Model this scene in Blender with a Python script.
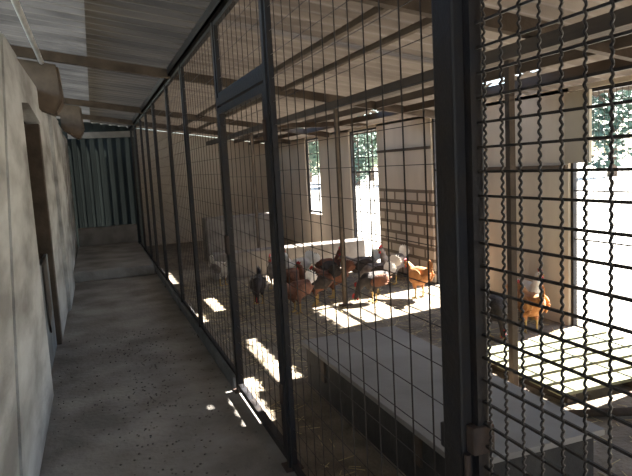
import bpy, bmesh, math, random
from mathutils import Vector, Matrix, noise
random.seed(7)
S = bpy.context.scene
for o in list(bpy.data.objects): bpy.data.objects.remove(o)
COL = S.collection

# ------------------------------------------------------------------ camera
FPX, CX, CY = 600.0, 316.0, 238.0
v = Vector((93-CX, 178-CY, FPX)); sl = -.054
vx = -(FPX*FPX + v.y*v.y - v.y*sl*v.x)/(v.x + v.y*sl)
vy = v.y + sl*(vx - v.x)
Yc = v.normalized(); Xc = Vector((vx, vy, FPX)).normalized()
if Xc.x < 0: Xc = -Xc
Zc = Xc.cross(Yc)
cd = bpy.data.cameras.new('camera'); cam = bpy.data.objects.new('camera', cd); COL.objects.link(cam)
cd.sensor_width = 36; cd.lens = 36*FPX/632; cd.clip_start = .02; cd.clip_end = 400
right = Vector((Xc.x, Yc.x, Zc.x)); down = Vector((Xc.y, Yc.y, Zc.y)); fwd = Vector((Xc.z, Yc.z, Zc.z))
M = Matrix((right, -down, -fwd)).transposed().to_4x4(); M.translation = (0, 0, 1.5)
cam.matrix_world = M
S.camera = cam

# ------------------------------------------------------------------ world, sun, exposure
SUN = Vector((-1, -.17, -.9)).normalized()
w = bpy.data.worlds.new('world'); S.world = w; w.use_nodes = True
nt = w.node_tree; bg = nt.nodes['Background']
sky = nt.nodes.new('ShaderNodeTexSky'); sky.sky_type = 'NISHITA'; sky.sun_disc = False
sky.sun_elevation = math.asin(-SUN.z); sky.sun_rotation = math.atan2(-SUN.x, -SUN.y)
sky.dust_density = .8; sky.air_density = 1.0
nt.links.new(sky.outputs[0], bg.inputs[0]); bg.inputs[1].default_value = .22
ld = bpy.data.lights.new('sun', 'SUN'); ld.energy = 22; ld.angle = .009; ld.color = (1, .95, .87)
sun = bpy.data.objects.new('sun', ld); COL.objects.link(sun)
sun.rotation_euler = SUN.to_track_quat('-Z', 'Y').to_euler(); sun.location = (12, 6, 12)
S.view_settings.view_transform = 'Standard'; S.view_settings.look = 'None'
S.view_settings.gamma = 1; S.view_settings.use_curve_mapping = False
S.view_settings.exposure = 1.7

# ------------------------------------------------------------------ materials
def mat(name, c1, c2=None, scale=4, rough=.85, bump=0, bscale=30, metal=0, detail=6, stretch=(1, 1, 1), lo=.35, hi=.65):
    m = bpy.data.materials.new(name); m.use_nodes = True
    n = m.node_tree.nodes; l = m.node_tree.links; b = n['Principled BSDF']
    b.inputs['Roughness'].default_value = rough; b.inputs['Metallic'].default_value = metal
    c2 = c2 or tuple(x*.75 for x in c1)
    tc = n.new('ShaderNodeTexCoord'); mp = n.new('ShaderNodeMapping'); mp.inputs['Scale'].default_value = stretch
    l.new(tc.outputs['Object'], mp.inputs[0])
    t = n.new('ShaderNodeTexNoise'); t.inputs['Scale'].default_value = scale; t.inputs['Detail'].default_value = detail
    l.new(mp.outputs[0], t.inputs[0])
    r = n.new('ShaderNodeValToRGB'); e = r.color_ramp.elements
    e[0].position = lo; e[1].position = hi; e[0].color = (*c2, 1); e[1].color = (*c1, 1)
    l.new(t.outputs[0], r.inputs[0]); l.new(r.outputs[0], b.inputs['Base Color'])
    if bump:
        t2 = n.new('ShaderNodeTexNoise'); t2.inputs['Scale'].default_value = bscale; t2.inputs['Detail'].default_value = 5
        l.new(mp.outputs[0], t2.inputs[0])
        bu = n.new('ShaderNodeBump'); bu.inputs['Strength'].default_value = bump; bu.inputs['Distance'].default_value = .02
        l.new(t2.outputs[0], bu.inputs['Height']); l.new(bu.outputs[0], b.inputs['Normal'])
    return m
def brick_mat():
    m = bpy.data.materials.new('block_wall'); m.use_nodes = True
    n = m.node_tree.nodes; l = m.node_tree.links; b = n['Principled BSDF']; b.inputs['Roughness'].default_value = .9
    tc = n.new('ShaderNodeTexCoord'); mp = n.new('ShaderNodeMapping'); mp.inputs['Rotation'].default_value = (0, math.pi/2, math.pi/2)
    sp = n.new('ShaderNodeSeparateXYZ'); cb = n.new('ShaderNodeCombineXYZ')
    l.new(tc.outputs['Object'], sp.inputs[0]); l.new(sp.outputs['Y'], cb.inputs['X']); l.new(sp.outputs['Z'], cb.inputs['Y'])
    t = n.new('ShaderNodeTexBrick'); t.inputs['Scale'].default_value = 1
    t.inputs['Brick Width'].default_value = .3; t.inputs['Row Height'].default_value = .14; t.inputs['Mortar Size'].default_value = .022
    t.inputs['Color1'].default_value = (.54, .46, .375, 1); t.inputs['Color2'].default_value = (.46, .385, .31, 1); t.inputs['Mortar'].default_value = (.17, .13, .10, 1)
    l.new(cb.outputs[0], t.inputs[0]); l.new(t.outputs[0], b.inputs['Base Color'])
    bu = n.new('ShaderNodeBump'); bu.invert = True; bu.inputs['Distance'].default_value = .02
    l.new(t.outputs['Fac'], bu.inputs['Height']); l.new(bu.outputs[0], b.inputs['Normal'])
    return m
MT = dict(
    concrete=mat('floor_concrete', (.37, .345, .318), (.19, .172, .155), 2.2, .9, .6, 25),
    litter=mat('pen_litter', (.27, .225, .17), (.15, .12, .088), 5, .95, .8, 40),
    slab=mat('wall_slab', (.58, .575, .55), (.27, .255, .235), 4.2, .92, .9, 14, stretch=(1, .3, .9), lo=.34, hi=.62),
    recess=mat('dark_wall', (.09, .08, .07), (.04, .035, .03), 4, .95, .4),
    greyboard=mat('grey_board', (.22, .23, .24), (.15, .155, .16), 5, .85, .2),
    beige=mat('wall_panel', (.60, .515, .42), (.51, .43, .345), 1.6, .85, .15, 12, stretch=(1, 2, .6)),
    board=mat('hanging_board', (.40, .35, .28), (.33, .285, .225), 2, .85),
    block=brick_mat(),
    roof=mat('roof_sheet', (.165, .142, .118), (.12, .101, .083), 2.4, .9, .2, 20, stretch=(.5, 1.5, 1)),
    roofd=mat('roof_sheet_dark', (.085, .072, .057), (.05, .042, .033), 2.0, .9, .2, 20, stretch=(.5, 1.6, 1)),  # darker tone of the roof sheet, used above the aisle
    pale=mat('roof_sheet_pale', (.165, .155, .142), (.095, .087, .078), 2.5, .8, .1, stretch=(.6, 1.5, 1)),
    steel=mat('dark_steel', (.017, .017, .022), (.028, .021, .018), 12, .6, .15, 60, metal=.3),
    wire=mat('rusty_wire', (.05, .04, .034), (.028, .022, .019), 30, .6, 0, metal=.3),
    rust=mat('rusty_steel', (.075, .045, .032), (.045, .03, .024), 14, .8, .2, 50),
    wood=mat('old_wood', (.10, .072, .052), (.06, .042, .03), 6, .85, .3, 30, stretch=(1, .2, 1)),
    corbel=mat('rough_timber', (.17, .125, .09), (.10, .075, .055), 5, .9, .4, 20),
    green=mat('corrugated_green', (.048, .056, .053), (.034, .04, .038), 3, .95, .1, stretch=(1, 1, .3)),
    lid=mat('grey_lid', (.27, .255, .24), (.21, .198, .187), 3, .8, .15, 20),
    boxside=mat('shaded_plank', (.06, .055, .05), (.035, .032, .03), 5, .9, .2),  # shade on the box sides put into this dark colour
    cblock=mat('grey_block', (.27, .24, .215), (.19, .165, .145), 5, .9, .3),
    whitep=mat('white_paint', (.6, .6, .58), (.45, .45, .44), 6, .6),
    ground=mat('bright_sand', (.36, .345, .31), (.29, .275, .235), .6, .95),
    slat=mat('sun_stripe_slat', (.24, .245, .155), (.17, .17, .10), 4, .85, .2, 25, stretch=(.3, 2, 1)),
    lowbounce=mat('low_bounce_ground', (.09, .085, .06), (.05, .05, .035), 1.5, .95),
    straw=mat('straw', (.62, .52, .30), (.45, .36, .2), 8, .9),
    gravel=mat('gravel', (.2, .18, .165), (.09, .08, .07), 9, .9),
    cloth=mat('grey_cloth', (.22, .19, .165), (.14, .12, .1), 9, .95, .3),
    bark=mat('bark', (.12, .09, .07), (.07, .05, .04), 8, .9, .4),
    leaf=mat('leaves', (.13, .19, .14), (.07, .12, .085), .5, .7),  # leaf green lightened to suggest distant haze
    leaf2=mat('pale_leaves', (.17, .23, .16), (.10, .15, .10), .5, .7),
    brown=mat('brown_feathers', (.20, .075, .035), (.09, .035, .02), 14, .8, .4, 60),
    orange=mat('orange_feathers', (.52, .24, .085), (.36, .14, .045), 12, .8, .4, 60),
    dark=mat('dark_feathers', (.055, .04, .035), (.025, .02, .018), 14, .8, .4, 60),
    grey=mat('grey_feathers', (.33, .28, .25), (.14, .11, .10), 16, .8, .4, 60),
    white=mat('white_feathers', (.80, .76, .70), (.62, .57, .5), 10, .8, .3, 60),
    comb=mat('red_comb', (.55, .03, .025), (.4, .02, .02), 10, .6),
    shank=mat('yellow_shank', (.5, .33, .10), (.4, .25, .08), 10, .7),
    eye=mat('black_eye', (.01, .01, .01), (.01, .01, .01), 1, .2),
)

# ------------------------------------------------------------------ mesh helpers
class MB:
    def __init__(s): s.bm = bmesh.new()
    def box(s, a, b, bev=0):
        x0, y0, z0 = a; x1, y1, z1 = b
        vs = [s.bm.verts.new(p) for p in ((x0,y0,z0),(x1,y0,z0),(x1,y1,z0),(x0,y1,z0),(x0,y0,z1),(x1,y0,z1),(x1,y1,z1),(x0,y1,z1))]
        fs = [s.bm.faces.new([vs[i] for i in f]) for f in ((3,2,1,0),(4,5,6,7),(0,1,5,4),(1,2,6,5),(2,3,7,6),(3,0,4,7))]
        if bev:
            es = {e for f in fs for e in f.edges}
            bmesh.ops.bevel(s.bm, geom=list(es), offset=bev, segments=2, affect='EDGES', profile=.6)
        return s
    def prism(s, pts, d):                     # polygon (3D points) extruded by d
        d = Vector(d); a = [s.bm.verts.new(p) for p in pts]; b = [s.bm.verts.new(Vector(p)+d) for p in pts]
        n = len(pts); s.bm.faces.new(a[::-1]); s.bm.faces.new(b)
        for i in range(n): s.bm.faces.new((a[i], a[(i+1) % n], b[(i+1) % n], b[i]))
        return s
    def tube(s, pts, r, n=8, cap=True):
        pts = [Vector(p) for p in pts]; rs = r if isinstance(r, (list, tuple)) else [r]*len(pts)
        prev = None; ref = None
        for i, p in enumerate(pts):
            t = (pts[min(i+1, len(pts)-1)] - pts[max(i-1, 0)]).normalized()
            if ref is None: ref = Vector((1, 0, 0)) if abs(t.x) < .9 else Vector((0, 1, 0))
            u = (ref - t*ref.dot(t)).normalized(); ref = u; q = t.cross(u)
            ring = [s.bm.verts.new(p + (u*math.cos(2*math.pi*k/n) + q*math.sin(2*math.pi*k/n))*rs[i]) for k in range(n)]
            if prev:
                for k in range(n): s.bm.faces.new((prev[k], prev[(k+1) % n], ring[(k+1) % n], ring[k]))
            elif cap: s.bm.faces.new(ring[::-1])
            prev = ring
        if cap: s.bm.faces.new(prev)
        return s
    def ell(s, c, r, rot=None, seg=14, rings=9):
        m = Matrix.Translation(c) @ (rot.to_matrix().to_4x4() if rot else Matrix()) @ Matrix.Diagonal((*r, 1))
        bmesh.ops.create_uvsphere(s.bm, u_segments=seg, v_segments=rings, radius=1, matrix=m); return s
    def build(s, name, m, parent=None, smooth=False):
        me = bpy.data.meshes.new(name)
        bmesh.ops.recalc_face_normals(s.bm, faces=s.bm.faces)
        s.bm.to_mesh(me); s.bm.free(); me.materials.append(m)
        if smooth:
            for p in me.polygons: p.use_smooth = True
        o = bpy.data.objects.new(name, me); COL.objects.link(o)
        if parent: o.parent = parent
        return o
def tag(o, label, cat, group=None, kind=None):
    o['label'] = label; o['category'] = cat
    if group: o['group'] = group
    if kind: o['kind'] = kind
    return o
def struct(o): o['kind'] = 'structure'; return o
def empty(name, loc, rz=0):
    o = bpy.data.objects.new(name, None); COL.objects.link(o); o.location = loc; o.rotation_euler.z = rz
    o.empty_display_size = .1; return o
def copy_tree(o, parent=None):
    c = o.copy(); COL.objects.link(c)
    if parent: c.parent = parent
    for ch in [x for x in bpy.data.objects if x.parent == o]: copy_tree(ch, c)
    return c

XL, XP, XW = -.40, .81, 3.77
YN, YE = -1.6, 13.2
def zr(x): return 2.5 - .152*(x - XP)        # underside of the roof

# ------------------------------------------------------------------ ground, floors
m = MB(); m.box((-.9, -60, -.30), (160, 140, -.06)); struct(m.build('ground', MT['ground']))
m = MB(); m.box((-60, -60, -.30), (-.905, 140, -.06)); struct(m.build('ground', MT['lowbounce']))  # unseen ground coloured dark to cut bounce onto the aisle roof
m = MB(); m.box((-1.3, YN, -.12), (XP, YE, 0)); struct(m.build('floor', MT['concrete']))
m = MB(); m.box((XP, YN, -.12), (XW+.2, YE, 0)); struct(m.build('floor', MT['litter']))
m = MB(); m.box((XL, 9.3, 0), (XP-.06, YE, .15), .02); struct(m.build('trim_1', MT['concrete']))

# ------------------------------------------------------------------ roof: corrugated sheets
SUN_HOLES = [(3.12,3.275,3.76,4.25),(3.12,3.33,4.25,4.55),(3.37,3.60,4.36,4.80),(3.40,3.47,4.68,5.30),(3.49,3.55,4.80,5.50),(3.00,3.07,4.02,4.20),
         (3.10,3.32,6.36,6.75),(3.38,3.55,6.75,7.45),(3.14,3.23,8.7,9.7),(3.26,3.33,8.7,9.7)]  # openings added to the sheet so sun patches reach the floor
def roof(x0, x1, y0, y1, m, name):
    xs = sorted({x0, x1} | {h[i] for h in SUN_HOLES for i in (0, 1) if x0 < h[i] < x1}); st = .0225
    n = int((y1-y0)/st); b = bmesh.new(); grid = []
    for j in range(n+1):
        y = y0 + j*st
        grid.append([b.verts.new((x, y, zr(x) + .015 + .009*math.cos(2*math.pi*y/.18))) for x in xs])
    for j in range(n):
        ym = y0 + (j+.5)*st
        for i in range(len(xs)-1):
            xm = (xs[i]+xs[i+1])/2
            if any(h[0] < xm < h[1] and h[2] < ym < h[3] for h in SUN_HOLES): continue
            b.faces.new((grid[j][i], grid[j][i+1], grid[j+1][i+1], grid[j+1][i]))
    bmesh.ops.solidify(b, geom=b.faces, thickness=-.006)
    k = MB(); k.bm.free(); k.bm = b
    return struct(k.build(name, m, None, True))
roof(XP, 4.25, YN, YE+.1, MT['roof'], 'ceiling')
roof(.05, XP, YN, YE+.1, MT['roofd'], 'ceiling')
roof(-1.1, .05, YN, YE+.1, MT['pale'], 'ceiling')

# ------------------------------------------------------------------ left wall of concrete slabs
for (y0, y1, x, zt, lean) in ((YN, .9, XL, 2.33, 0), (.905, 2.53, XL, 2.33, .0), (2.565, 4.45, XL+.006, 2.33, 1.22), (6.0, 7.3, XL-.005, 2.33, .03),
                              (7.31, 8.9, XL+.03, 2.29, .02), (8.91, 10.6, XL+.0, 2.32, 0), (10.61, YE, XL-.02, 2.3, 0)):
    m = MB(); m.prism([(x, y0, 0), (x, y1, 0), (x, y1 + (1.22 if y1 == 2.53 else 0), zt), (x, y0+lean, zt)], (-.12, 0, 0))
    bmesh.ops.bevel(m.bm, geom=list(m.bm.edges), offset=.012, segments=2, affect='EDGES')
    struct(m.build('wall_left', MT['slab']))
m = MB(); m.prism([(XL, 4.45, 2.02), (XL, 5.0, 2.08), (XL, 6.0, 2.02), (XL, 6.0, 2.33), (XL, 4.45, 2.31)], (-.12, 0, 0)); struct(m.build('wall_left', MT['slab']))
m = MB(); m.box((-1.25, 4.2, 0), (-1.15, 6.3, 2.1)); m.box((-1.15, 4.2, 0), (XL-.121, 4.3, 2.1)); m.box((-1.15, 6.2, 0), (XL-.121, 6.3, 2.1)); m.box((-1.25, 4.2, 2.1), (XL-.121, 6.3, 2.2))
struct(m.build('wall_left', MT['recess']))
# ------------------------------------------------------------------ end walls
m = MB(); b = m.bm; st = .01; n = int(1.5/st); rows = []
for j in range(n+1):
    x = -.6 + j*st; y = YE - .013*math.cos(2*math.pi*x/.17)
    rows.append((b.verts.new((x, y, 0)), b.verts.new((x, y, zr(x)+.02))))
for j in range(n): b.faces.new((rows[j][0], rows[j+1][0], rows[j+1][1], rows[j][1]))
bmesh.ops.solidify(b, geom=b.faces, thickness=.008); struct(m.build('wall_back', MT['green'], None, True))
m = MB(); m.prism([(.92, YE, 0), (XW+.15, YE, 0), (XW+.15, YE, zr(XW+.15)), (.92, YE, zr(.92))], (0, .12, 0)); struct(m.build('wall_back', MT['beige']))
m = MB(); m.prism([(XP, YN, 0), (XW+.15, YN, 0), (XW+.15, YN, zr(XW+.15)), (XP, YN, zr(XP))], (0, -.12, 0)); struct(m.build('wall_front', MT['beige']))
m = MB(); m.box((XL+.02, 12.85, .15), (XP-.05, 13.12, .5), .015); tag(m.build('concrete_ledge', MT['cblock']), 'low grey concrete ledge across the far end of the dim aisle', 'ledge')
m = MB(); m.box((XL, 13.08, 2.30), (XP+.06, 13.16, 2.42)); tag(m.build('wooden_lintel', MT['cblock']), 'pale board across the top of the green corrugated end wall', 'board')

# ------------------------------------------------------------------ right wall: piers, sill, head and windows
def pier(y0, y1, m, z0=-.06, z1=2.03): k = MB(); k.box((XW, y0, z0), (XW+.08, y1, z1)); return struct(k.build('wall_right', m))
ZH = 2.0
pier(YN, .3, MT['beige']); pier(1.7, 2.8, MT['beige']); pier(4.05, 5.29, MT['beige'])
pier(6.24, 7.68, MT['beige'], 1.14); pier(6.24, 7.68, MT['block'], -.06, 1.14)
pier(8.67, 10.0, MT['beige']); pier(10.75, YE, MT['beige'])
pier(10.0, 10.75, MT['beige'], -.06, .62)
k = MB(); k.box((XW, YN, ZH), (XW+.08, YE, zr(XW+.08)-.0)); struct(k.build('wall_right', MT['beige']))
k = MB(); k.box((XW-.03, 3.79, 1.41), (XW-.002, 4.06, 1.99)); tag(k.build('hanging_board', MT['board']), 'short beige board hanging over the upper corner of the wide bright opening', 'board')
# horizontal battens on the piers
for (y0, y1, z, nm) in ((4.06, 5.28, 1.36, 'dark batten across the wide beige pier beside the brightest opening'), (6.25, 7.67, 1.63, 'dark batten across the pier with blockwork below')):
    k = MB(); k.box((XW-.02, y0, z), (XW-.001, y1, z+.035)); tag(k.build('wall_batten', MT['wood']), nm, 'batten', 'battens on the window wall')
WIN = [(.3, 1.7, -.06), (2.8, 4.05, -.06), (5.29, 6.24, -.06), (7.68, 8.67, -.06), (10.0, 10.75, .62)]  # first opening is out of view, added to let in more light
for i, (y0, y1, z0) in enumerate(WIN):
    e = struct(empty('window_%d' % (i+1), (XW+.045, y0, z0)))
    H = ZH - z0; W = y1-y0
    f = MB()
    for (a, c) in (((-.02, 0, 0), (.02, .03, H)), ((-.02, W-.03, 0), (.02, W, H)), ((-.02, 0, H-.03), (.02, W, H)), ((-.02, 0, .03), (.02, W, .06))): f.box(a, c)
    if i in (2, 3): f.box((-.012, 0, 1.42), (.012, W, 1.445))
    f.build('window_frame', MT['steel'], e)
    g = MB(); r = .0016
    ny = int(W/.055)
    for q in range(1, ny): y = W*q/ny; g.box((-r, y-r, 0), (r, y+r, H))
    nz = int(H/.11)
    for q in range(1, nz): z = H*q/nz; g.box((-r, 0, z-r), (r, W, z+r))
    for q in (1, 2, 3): y = W*q/4 if i != 1 else W*q/4; g.box((-.005, y-.005, 0), (.005, y+.005, H)) if i in (2, 3) else None
    for q in range(1, 5): z = H*q/5; g.box((-.006, 0, z-.006), (.006, W, z+.006))
    g.build('window_mesh', MT['wire'], e)

# ------------------------------------------------------------------ roof timbers
def rafter(y, label, x0=-.75, x1=XW, h=.085, t=.06):
    k = MB(); k.prism([(x0, y-t/2, zr(x0)), (x1, y-t/2, zr(x1)), (x1, y-t/2, zr(x1)-h), (x0, y-t/2, zr(x0)-h)], (0, t, 0))
    tag(k.build('roof_rafter', MT['wood']), label, 'rafter', 'rafters across the roof')
rafter(2.87, 'dark roof rafter nearest the camera, sloping across the top right corner', .86, h=.10)
rafter(6.1, 'dark roof rafter second from the camera, crossing aisle and pen')
rafter(9.5, 'dark roof rafter third from the camera, thin above the far aisle')
rafter(11.6, 'farthest roof rafter, close to the green end wall')
k = MB(); k.box((2.48, 7.98, 2.04), (XW, 8.06, 2.11)); tag(k.build('tie_beam', MT['wood']), 'horizontal dark tie beam between the long roof beam and the window wall', 'beam')
k = MB(); k.box((2.37, YN, 2.07), (2.47, YE, 2.15)); tag(k.build('long_roof_beam', MT['wood']), 'thick dark beam running lengthwise under the middle of the pen roof', 'beam')
for x, lab in ((1.6, 'thin roof purlin nearest the mesh partition'), (1.93, 'thin roof purlin between the partition and the long beam'), (3.0, 'thin roof purlin just outside the long beam towards the window wall'), (3.35, 'thin purlin added nearest the window wall to hide roof openings')):
    k = MB(); d = .075 if x > 2.9 else .045; k.box((x-.02, YN, zr(x)-d), (x+.02, YE, zr(x)-.003)); tag(k.build('roof_purlin', MT['wood']), lab, 'purlin', 'lengthwise purlins')  # outer two deepened, last one added, to hide the bright roof openings
for y, lab in ((3.08, 'slim dark pen post seen just right of the thick near post'), (5.85, 'slim sunlit post standing among the hens'), (9.4, 'slim post farthest back under the long roof beam')):
    e = tag(empty('pen_post', (2.42, y, 0)), lab, 'post', 'slim posts under the long beam')
    k = MB(); k.box((-.022, -.022, .01), (.022, .022, 2.07), .004); k.build('post_shaft', MT['wood'] if y < 5 else MT['corbel'], e)
    k = MB(); k.box((-.06, -.06, 0), (.06, .06, .012)); k.build('foot_plate', MT['rust'], e)
for (y, x1, z0, x0, lab) in ((6.12, -.19, 2.10, -.62, 'rough brown timber block on the left wall top, nearer and larger'), (9.4, -.05, 2.06, -.36, 'rough brown timber block on the left wall top, farther and smaller')):
    k = MB(); k.prism([(x0, y, z0+.16), (x1-.08, y, z0), (x1, y, z0+.14), (x1-.02, y, zr(x1)-.1), (x0, y, zr(x0)-.1)], (0, .34, 0))
    bmesh.ops.bevel(k.bm, geom=list(k.bm.edges), offset=.02, segments=2, affect='EDGES')
    tag(k.build('timber_block', MT['corbel']), lab, 'block', 'blocks on the left wall top')
k = MB(); k.tube([(-.335, YN, 2.565), (-.335, 2, 2.57), (-.34, 6.05, 2.56)], .022, 10); tag(k.build('white_pipe', MT['whitep'], None, True), 'pale pipe running along the gap above the left wall', 'pipe')

# ------------------------------------------------------------------ mesh partition
POSTS = [(-.45, .045, 'dark steel post beside the camera'), (1.215, .082, 'thick dark steel post with a latch, nearest and widest in view'),
    (2.76, .045, 'second steel post of the partition, right side of the mesh door'), (3.92, .04, 'third steel post of the partition, left side of the mesh door'),
    (5.45, .04, 'fourth steel post of the partition counted from the thick near one'), (6.64, .04, 'fifth steel post of the partition counted from the thick near one'),
    (8.15, .04, 'sixth steel post of the partition counted from the thick near one'), (9.35, .04, 'seventh steel post of the partition counted from the thick near one'),
    (10.4, .04, 'eighth steel post of the partition counted from the thick near one'), (11.7, .04, 'ninth steel post of the partition counted from the thick near one'),
    (12.95, .04, 'last steel post of the partition, beside the green end wall')]
for (y, s, lab) in POSTS:
    e = tag(empty('steel_post', (XP, y, 0)), lab, 'post', 'posts of the mesh partition')
    k = MB(); k.box((-s/2, -s/2, .008), (s/2, s/2, 2.44), s*.08); k.build('post_shaft', MT['steel'], e)
    k = MB(); k.box((-s, -s, 0), (s, s, .01)); k.build('base_plate', MT['rust'], e)
    if s > .08:
        k = MB(); k.box((-.03, .042, .765), (.03, .075, .83), .006); k.box((-.012, .075, .775), (.012, .085, .82)); k.build('latch_plate', MT['steel'], e)
        k = MB(); k.box((-.03, -.075, .80), (.03, -.042, .87), .006); k.tube([(-.035, -.055, .80), (-.035, -.055, .74)], .008, 8); k.build('hinge', MT['rust'], e)
k = MB(); k.box((XP-.045, YN, 2.44), (XP+.045, YE, 2.455)); k.box((XP-.045, YN, 2.44), (XP-.035, YE, 2.52)); k.box((XP-.03, YN, 2.455), (XP+.04, YE, 2.497))
tag(k.build('top_rail', MT['steel']), 'long dark steel rail along the top of the mesh partition', 'rail')
k = MB(); k.box((XP-.035, 3.96, 0), (XP+.035, 12.9, .09), .01); tag(k.build('concrete_kerb', MT['greyboard']), 'grey kerb along the foot of the partition beyond the mesh door', 'kerb')
def panel(y0, y1, z0, z1, label, fine=False, door=False):
    e = tag(empty('mesh_door' if door else 'mesh_panel', (XP, y0, z0)), label, 'door' if door else 'mesh panel', None if door else 'wire mesh panels')
    W, H = y1-y0, z1-z0; f = .0125 if not door else .02
    fr = MB()
    for (a, c) in (((-f, 0, 0), (f, 2*f, H)), ((-f, W-2*f, 0), (f, W, H)), ((-f, 2*f, 0), (f, W-2*f, 2*f)), ((-f, 2*f, H-2*f), (f, W-2*f, H))): fr.box(a, c)
    fr.build('panel_frame', MT['steel'], e)
    sy, sz = (.0575, .0535) if fine else (.115, .107); ny, nz = round(W/sy), round(H/sz); g = MB(); h = MB()
    r = .0031 if fine else .0017
    for q in range(1, ny):
        y = W*q/ny
        if fine:
            N = int(H/.00295); pts = []
            for i in range(N+1):
                z = H*i/N; a = 2*math.pi*z/.01783
                pts.append(((.0042*math.sin(a)), y + .0026*math.sin(a+.6), z))
            g.tube(pts, r, 5)
        else: g.box((-r, y-r, f), (r, y+r, H-f))
    for q in range(1, nz):
        z = H*q/nz; rh = r*.9 if fine else r*.65; h.box((r*.6, f, z-rh), (r*.6+2*rh, W-f, z+rh))
    g.build('upright_wires', MT['wire'], e, fine); h.build('cross_wires', MT['wire'], e)
    if door:
        k = MB(); k.box((-f-.02, W-.08, .93), (-f, W-.01, 1.05), .004); k.build('lock_plate', MT['rust'], e)
        for z in (.3, 1.6):
            k = MB(); k.tube([(-f-.006, .0, z), (-f-.006, 0, z+.1)], .011, 8); k.build('hinge', MT['rust'], e)
P = [p[0] for p in POSTS]; hs = [p[1]/2+.002 for p in POSTS]
names = ['crimped wire mesh panel right of the thick near post', 'wire mesh panel between the thick near post and the second post', None,
    'wire mesh panel just beyond the mesh door', 'wire mesh panel between the fourth and fifth posts', 'wire mesh panel between the fifth and sixth posts', 'wire mesh panel between the sixth and seventh posts',
    'wire mesh panel between the seventh and eighth posts', 'wire mesh panel between the eighth and ninth posts', 'wire mesh panel at the far end by the green wall']
for i in range(10):
    a, b_ = P[i]+hs[i], P[i+1]-hs[i+1]
    if i == 2:
        panel(a, b_, .03, 1.90, 'framed wire mesh door between the second and third posts', door=True)
        k = MB(); k.box((XP-.02, a, 1.915), (XP+.02, b_, 1.965)); tag(k.build('door_header', MT['steel']), 'dark steel bar above the mesh door', 'bar')
        panel(a, b_, 1.97, 2.438, 'short wire mesh panel above the mesh door')
    else: panel(a, b_, .012 if i < 2 else .095, 2.438, names[i], fine=(i == 0))

# ------------------------------------------------------------------ things on the pen floor
e = tag(empty('low_platform', (1.62, 2.9, 0)), 'low box with shade-coloured sides and a flat grey lid on the pen floor behind the near post', 'platform')
k = MB()
for (a, c) in (((-.34, -.94, 0), (.34, -.90, .27)), ((-.34, .90, 0), (.34, .94, .27)), ((-.34, -.90, 0), (-.30, .90, .27)), ((.30, -.90, 0), (.34, .90, .27))): k.box(a, c)
k.build('box_side', MT['boxside'], e)
k = MB(); k.box((-.365, -.98, .272), (.365, .98, .30), .004); k.build('lid', MT['lid'], e)
for y in (-.6, .6):
    k = MB(); k.box((-.355, y-.03, .12), (-.341, y+.03, .268)); k.build('batten', MT['wood'], e)
def cinder(name, a, c, lab):
    k = MB(); k.box(a, c, .012); return tag(k.build(name, MT['cblock']), lab, 'block', 'low block walls in the pen')
cinder('low_block_wall', (1.45, 8.15, 0), (3.74, 8.45, .36), 'low grey block wall across the pen behind the hens')
cinder('low_block_wall', (1.7, 10.0, 0), (3.0, 10.4, .72), 'taller grey block wall deepest in the pen')
k = MB(); k.tube([(2.35, 2.62, .024), (2.75, 2.45, .028), (3.3, 2.2, .024)], [.022, .026, .02], 8); tag(k.build('wooden_stick', MT['wood'], None, True), 'dark stick lying on the litter between the grey lidded box and the pale slats', 'stick')
k = MB(); k.box((-.0, 0, 0), (.03, 1.34, .85), .006); o = k.build('grey_board', MT['greyboard']); o.location = (XL-.075, 4.5, 0); tag(o, 'grey board closing the lower half of the dark opening in the left wall', 'board')
e = tag(empty('sun_stripe_slats', (2.50, 2.74, 0)), 'low pale greenish slats standing in for striped sun beyond the grey lidded box', 'pallet')  # slats added to imitate bands of sun and bar shadow
for q in range(6):
    k = MB(); k.box((0, .165*q, .055), (1.2, .165*q+.125, .078), .004); k.build('slat', MT['slat'], e)
for x in (.05, .57, 1.09):
    k = MB(); k.box((x, .01, 0), (x+.06, .94, .054)); k.build('bearer', MT['wood'], e)
k = MB(); k.box((XL-.125, 5.86, 0), (XL-.005, 5.985, 2.0), .008); tag(k.build('wooden_jamb', MT['wood']), 'dark brown timber jamb on the far side of the opening in the left wall', 'jamb')
# rag hanging over the board
k = MB(); b = k.bm; NX, NY = 10, 14; rows = []
for j in range(NY+1):
    t = j/NY; row = []
    for i in range(NX+1):
        u = i/NX; y = 5.15 + .42*u
        if t < .4: x, z = XL-.095 + .0, .5+.9*t/.4*.42
        else: x, z = XL-.035, .88 - .5*(t-.4)/.6*(1+.25*math.sin(5*u))
        if t >= .4: x += .02*math.sin(11*u)*(t-.4)
        else: x -= .012*math.sin(9*u)*(.4-t)
        row.append(b.verts.new((x, y, z)))
    rows.append(row)
for j in range(NY):
    for i in range(NX): b.faces.new((rows[j][i], rows[j][i+1], rows[j+1][i+1], rows[j+1][i]))
bmesh.ops.solidify(b, geom=b.faces, thickness=.006)
tag(k.build('grey_rag', MT['cloth'], None, True), 'crumpled grey rag draped over the board in the left wall opening', 'rag')

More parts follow.
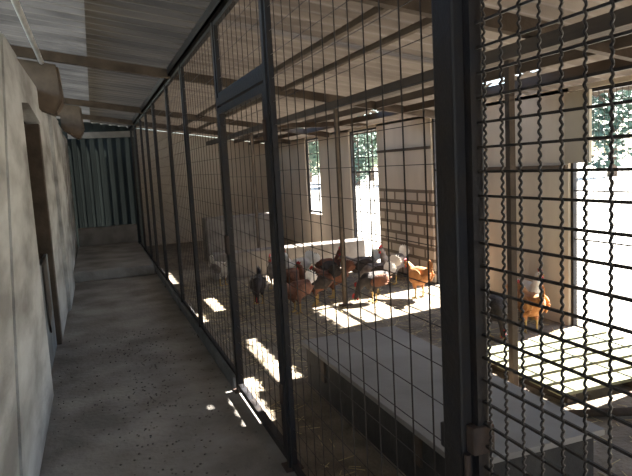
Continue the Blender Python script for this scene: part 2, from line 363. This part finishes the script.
# stuff: straw and gravel
k = MB(); rnd = random.Random(3)
for i in range(2600):
    x, y = rnd.uniform(.95, 3.7), rnd.uniform(1.2, 8); a = rnd.uniform(0, math.pi); L = rnd.uniform(.02, .07)
    if 1.1 < x < 2.1 and 1.85 < y < 3.95 or 2.45 < x < 3.74 and 2.65 < y < 3.75: continue
    d = Vector((math.cos(a), math.sin(a), 0))*L; q = Vector((-math.sin(a), math.cos(a), 0))*.002; z = rnd.uniform(.002, .006)
    p = Vector((x, y, z)); k.prism([p-d-q, p+d-q, p+d+q, p-d+q], (0, 0, .002))
tag(k.build('straw_litter', MT['straw']), 'scattered straw over the pen floor', 'straw', kind='stuff')
k = MB()
for i in range(700):
    y = rnd.uniform(1.9, 6); x = rnd.uniform(-.38, .76) if rnd.random() < .6 else rnd.gauss(.25, .15)
    if not -.38 < x < .76: continue
    r = rnd.uniform(.003, .008); bmesh.ops.create_icosphere(k.bm, subdivisions=1, radius=r, matrix=Matrix.Translation((x, y, r*.4)) @ Matrix.Diagonal((1, rnd.uniform(.7, 1.4), .6, 1)))
tag(k.build('gravel', MT['gravel']), 'small gravel and crumbs on the aisle floor', 'gravel', kind='stuff')

# ------------------------------------------------------------------ hens
def ringloft(bm, path):                        # path: (x, z, ry, rn)
    prev = None; n = 16
    for i, (x, z, ry, rn) in enumerate(path):
        a = path[max(i-1, 0)]; c = path[min(i+1, len(path)-1)]
        t = Vector((c[0]-a[0], 0, c[1]-a[1])).normalized(); nn = Vector((-t.z, 0, t.x))
        ring = [bm.verts.new(Vector((x, 0, z)) + Vector((0, 1, 0))*ry*math.cos(2*math.pi*k/n) + nn*rn*math.sin(2*math.pi*k/n)) for k in range(n)]
        if prev:
            for k in range(n): bm.faces.new((prev[k], prev[(k+1) % n], ring[(k+1) % n], ring[k]))
        else: bm.faces.new(ring[::-1])
        prev = ring
    bm.faces.new(prev)
TRUNK = [(-.185, .30, .018, .02), (-.165, .292, .04, .045), (-.125, .272, .066, .072), (-.07, .25, .084, .092), (0, .235, .094, .103), (.055, .237, .088, .1), (.095, .255, .07, .08)]
NECK = {'stand': [(.122, .292, .049, .053), (.137, .335, .036, .038), (.147, .375, .029, .029), (.16, .405, .028, .028), (.183, .418, .025, .025), (.203, .415, .013, .014)],
        'peck': [(.13, .235, .052, .055), (.165, .195, .038, .04), (.19, .15, .029, .03), (.205, .11, .026, .026), (.219, .082, .024, .024), (.228, .058, .013, .013)],
        'look': [(.125, .282, .05, .052), (.155, .312, .037, .037), (.182, .332, .03, .029), (.207, .345, .028, .027), (.229, .342, .024, .023), (.247, .33, .013, .013)]}
def hen(name, pose):
    e = empty(name, (0, 0, 0))
    k = MB(); ringloft(k.bm, TRUNK + NECK[pose])
    for s in (-1, 1):
        k.tube([(.0, .045*s, .19), (.012, .047*s, .13), (-.005, .047*s, .09), (.0, .047*s, .012)], [.036, .022, .0095, .0085], 10)
        for a in (-.45, 0, .45, math.pi): L = .055 if a != math.pi else .03; k.tube([(0, .047*s, .012), (L*math.cos(a)*.6, .047*s+L*.6*math.sin(a), .011), (L*math.cos(a), .047*s+L*math.sin(a), .006)], [.008, .007, .0055], 6)
    o = k.build('body', MT['brown'], e)
    rm = o.modifiers.new('r', 'REMESH'); rm.mode = 'VOXEL'; rm.voxel_size = .0055
    sm = o.modifiers.new('s', 'SMOOTH'); sm.factor = .5; sm.iterations = 3
    dg = bpy.context.evaluated_depsgraph_get(); me = bpy.data.meshes.new_from_object(o.evaluated_get(dg))
    o.modifiers.clear(); o.data = me
    me.materials.clear(); me.materials.append(MT['brown']); me.materials.append(MT['shank'])
    for p in me.polygons:
        p.use_smooth = True
        if p.center.z < .105 and p.center.x < .09: p.material_index = 1
    for s in (-1, 1):                           # folded wings
        k = MB(); k.ell((-.035, .082*s, .25), (.115, .02, .066), Matrix.Rotation(math.radians(14), 3, 'Y').to_quaternion().to_euler())
        for q in range(4): k.prism([(-.06, .08*s, .262-.018*q), (-.19+.018*q, .062*s, .272-.022*q), (-.17+.018*q, .062*s, .252-.022*q), (-.06, .08*s, .24-.018*q)], (0, .012*s, 0))
        k.build('wing', MT['brown'], e, True)
    k = MB()
    for q in range(7):                          # tail fan
        a = math.radians(112 + 9*q - 27+14); L = .16 - .006*abs(q-3); yy = (q-3)*.006
        d = Vector((math.cos(a), 0, math.sin(a))); nn = Vector((-d.z, 0, d.x)); b0 = Vector((-.15, yy, .285))
        k.prism([b0 - nn*.018, b0 + d*L*.7 - nn*.026, b0 + d*L, b0 + d*L*.75 + nn*.026, b0 + nn*.018], (0, .006, 0))
    k.build('tail', MT['brown'], e)
    hx, hz, dr = {'stand': (.183, .418, 0), 'peck': (.219, .082, 1.2), 'look': (.229, .342, .35)}[pose]
    R = Matrix.Rotation(dr, 3, 'Y')
    def hp(x, y, z): return Vector((hx, 0, hz)) + R @ Vector((x, y, z))
    k = MB(); pr = [(-.028, .016), (-.034, .04), (-.02, .034), (-.014, .052), (-.004, .036), (.004, .048), (.01, .032), (.018, .036), (.02, .012)]
    k.prism([hp(x, -.004, z) for x, z in pr], R @ Vector((0, .008, 0))); k.build('comb', MT['comb'], e)
    k = MB(); k.tube([hp(.016, 0, 0), hp(.03, 0, -.003), hp(.046, 0, -.012)], [.011, .008, .001], 8); k.build('beak', MT['shank'], e, True)
    for s in (-1, 1):
        k = MB(); k.ell(hp(.012, .009*s, -.03), (.009, .006, .018), None, 10, 7); k.build('wattle', MT['comb'], e, True)
        k = MB(); k.ell(hp(.006, .0225*s, .006), (.0042, .003, .0042), None, 8, 6); k.build('eye', MT['eye'], e, True)
    return e
PROTO = {p: hen('hen', p) for p in ('stand', 'peck', 'look')}
USED = set()
for me in bpy.data.meshes: pass
def set_hen(o, coat, wing, tail):
    for ch in [x for x in bpy.data.objects if x.parent == o]:
        base = ch.name.split('.')[0]
        c = {'body': coat, 'wing': wing, 'tail': tail}.get(base)
        if c: ch.material_slots[0].link = 'OBJECT'; ch.material_slots[0].material = MT[c]
HENS = [  # x, y, heading, scale, pose, coat, wing, tail, label
    (1.86, 5.80, 200, 1.0, 'look', 'brown', 'brown', 'white', 'brown hen with a white tail, nearest the mesh door at the left of the flock'),
    (2.16, 6.02, 150, 1.05, 'stand', 'brown', 'dark', 'dark', 'reddish brown hen with dark wings, left of the slim sunlit post'),
    (2.10, 6.60, 20, 1.0, 'peck', 'brown', 'brown', 'white', 'brown hen pecking, second row left of the slim sunlit post'),
    (2.44, 6.25, 170, 1.0, 'look', 'brown', 'brown', 'brown', 'all brown hen directly behind the slim sunlit post'),
    (2.74, 5.80, 180, 1.0, 'peck', 'dark', 'brown', 'white', 'dark hen with a white tail, pecking just right of the slim sunlit post'),
    (2.98, 6.20, 150, 1.05, 'peck', 'grey', 'dark', 'white', 'grey hen with dark wings and white tail, in the front of the flock'),
    (3.24, 5.70, 95, 1.05, 'look', 'orange', 'orange', 'orange', 'bright orange brown hen at the right front of the flock'),
    (3.36, 6.55, 200, 1.1, 'stand', 'grey', 'grey', 'white', 'pale grey hen with a raised white tail, behind the orange hen'),
    (3.02, 6.75, 160, 1.05, 'look', 'grey', 'dark', 'white', 'grey hen with dark wings in the back row beside the block pier'),
    (2.70, 7.0, 10, 1.0, 'stand', 'brown', 'dark', 'white', 'brown hen with a white tail, in the back row behind the slim sunlit post'),
    (2.35, 7.25, 190, 1.0, 'stand', 'white', 'white', 'white', 'white hen standing in front of the low block wall'),
    (2.02, 7.15, 240, 1.0, 'stand', 'grey', 'white', 'white', 'white winged hen at the back left of the flock'),
    (1.62, 6.45, 250, .95, 'peck', 'dark', 'dark', 'dark', 'dark hen pecking at the left edge of the flock'),
    (1.48, 8.0-.25, 300, .95, 'stand', 'white', 'grey', 'white', 'white hen alone beside the left end of the low block wall'),
    (3.59, 4.38, 268, 1.1, 'stand', 'white', 'orange', 'orange', 'white necked hen with orange wings under the wide beige pier'),
    (3.04, 4.10, 250, 1.05, 'peck', 'dark', 'dark', 'dark', 'dark hen with a red comb, just right of the thick near post'),
    (3.36, 4.04, 75, 1.05, 'look', 'orange', 'orange', 'orange', 'orange hen beside the dark hen, in front of the beige pier'),
]
for (x, y, hd, sc, pose, coat, wing, tail, lab) in HENS:
    o = PROTO[pose] if pose not in USED else copy_tree(PROTO[pose])
    USED.add(pose); o.location = (x, y, 0); o.rotation_euler.z = math.radians(hd); o.scale = (sc, sc, sc)
    tag(o, lab, 'hen', 'flock of hens in the pen'); set_hen(o, coat, wing, tail)

# ------------------------------------------------------------------ trees outside
def tree(h, r, leafm, seed, n=2600):
    rn = random.Random(seed); e = empty('leafy_tree', (0, 0, -.06))
    k = MB(); k.tube([(0, 0, -.02), (.1, .05, h*.3), (-.05, .1, h*.6), (0, 0, h*.85)], [.22, .17, .11, .04], 8)
    for q in range(5):
        a = q*1.3; k.tube([(0, .05, h*(.3+.08*q)), (math.cos(a)*r*.4, math.sin(a)*r*.4, h*(.45+.08*q)), (math.cos(a)*r*.75, math.sin(a)*r*.75, h*(.52+.08*q))], [.09, .06, .02], 6)
    k.build('trunk', MT['bark'], e, True)
    k = MB(); cl = [(rn.uniform(-r*.6, r*.6), rn.uniform(-r*.6, r*.6), rn.uniform(h*.17, h*.88), rn.uniform(r*.35, r*.55)) for _ in range(16)]
    for i in range(n):
        c = rn.choice(cl); d = Vector((rn.gauss(0, 1), rn.gauss(0, 1), rn.gauss(0, 1))).normalized()*c[3]*rn.uniform(.6, 1)
        p = Vector(c[:3]) + d; s = rn.uniform(.10, .24)
        u = Vector((rn.gauss(0, 1), rn.gauss(0, 1), rn.gauss(0, .6))).normalized(); q = u.orthogonal().normalized()
        if p.z < .3: continue
        vs = [k.bm.verts.new(p + a*u*s + b2*q*s*.6) for a, b2 in ((-1, 0), (0, -1), (1, 0), (0, 1))]; k.bm.faces.new(vs)
    k.build('foliage', MT[leafm], e)
    return e
TA, TB = tree(6.5, 2.6, 'leaf', 1), tree(5.2, 2.4, 'leaf2', 2)
TREES = [(29, 27.6, 0, 1.35, TA, 'dark green tree outside, seen through the wide bright opening'), (25, 30.5, 1, 1.1, TB, 'paler tree outside, left one in the wide bright opening'),
    (24, 36, 2, 1.0, TA, 'tree outside behind the narrow opening beside the thick near post'), (23, 48, 3, 1.15, TB, 'tree outside seen through the opening behind the slim sunlit post'),
    (18, 40, 1, .9, TA, 'darker tree outside in the opening behind the slim sunlit post'), (20, 56, 4, 1.2, TA, 'tree outside seen through the farthest small window')]
seen = set()
for (x, y, rz, sc, T, lab) in TREES:
    o = T if id(T) not in seen else copy_tree(T)
    seen.add(id(T)); o.location = (x, y, -.06); o.rotation_euler.z = rz; o.scale = (sc,)*3
    tag(o, lab, 'tree', 'trees outside beyond the openings')
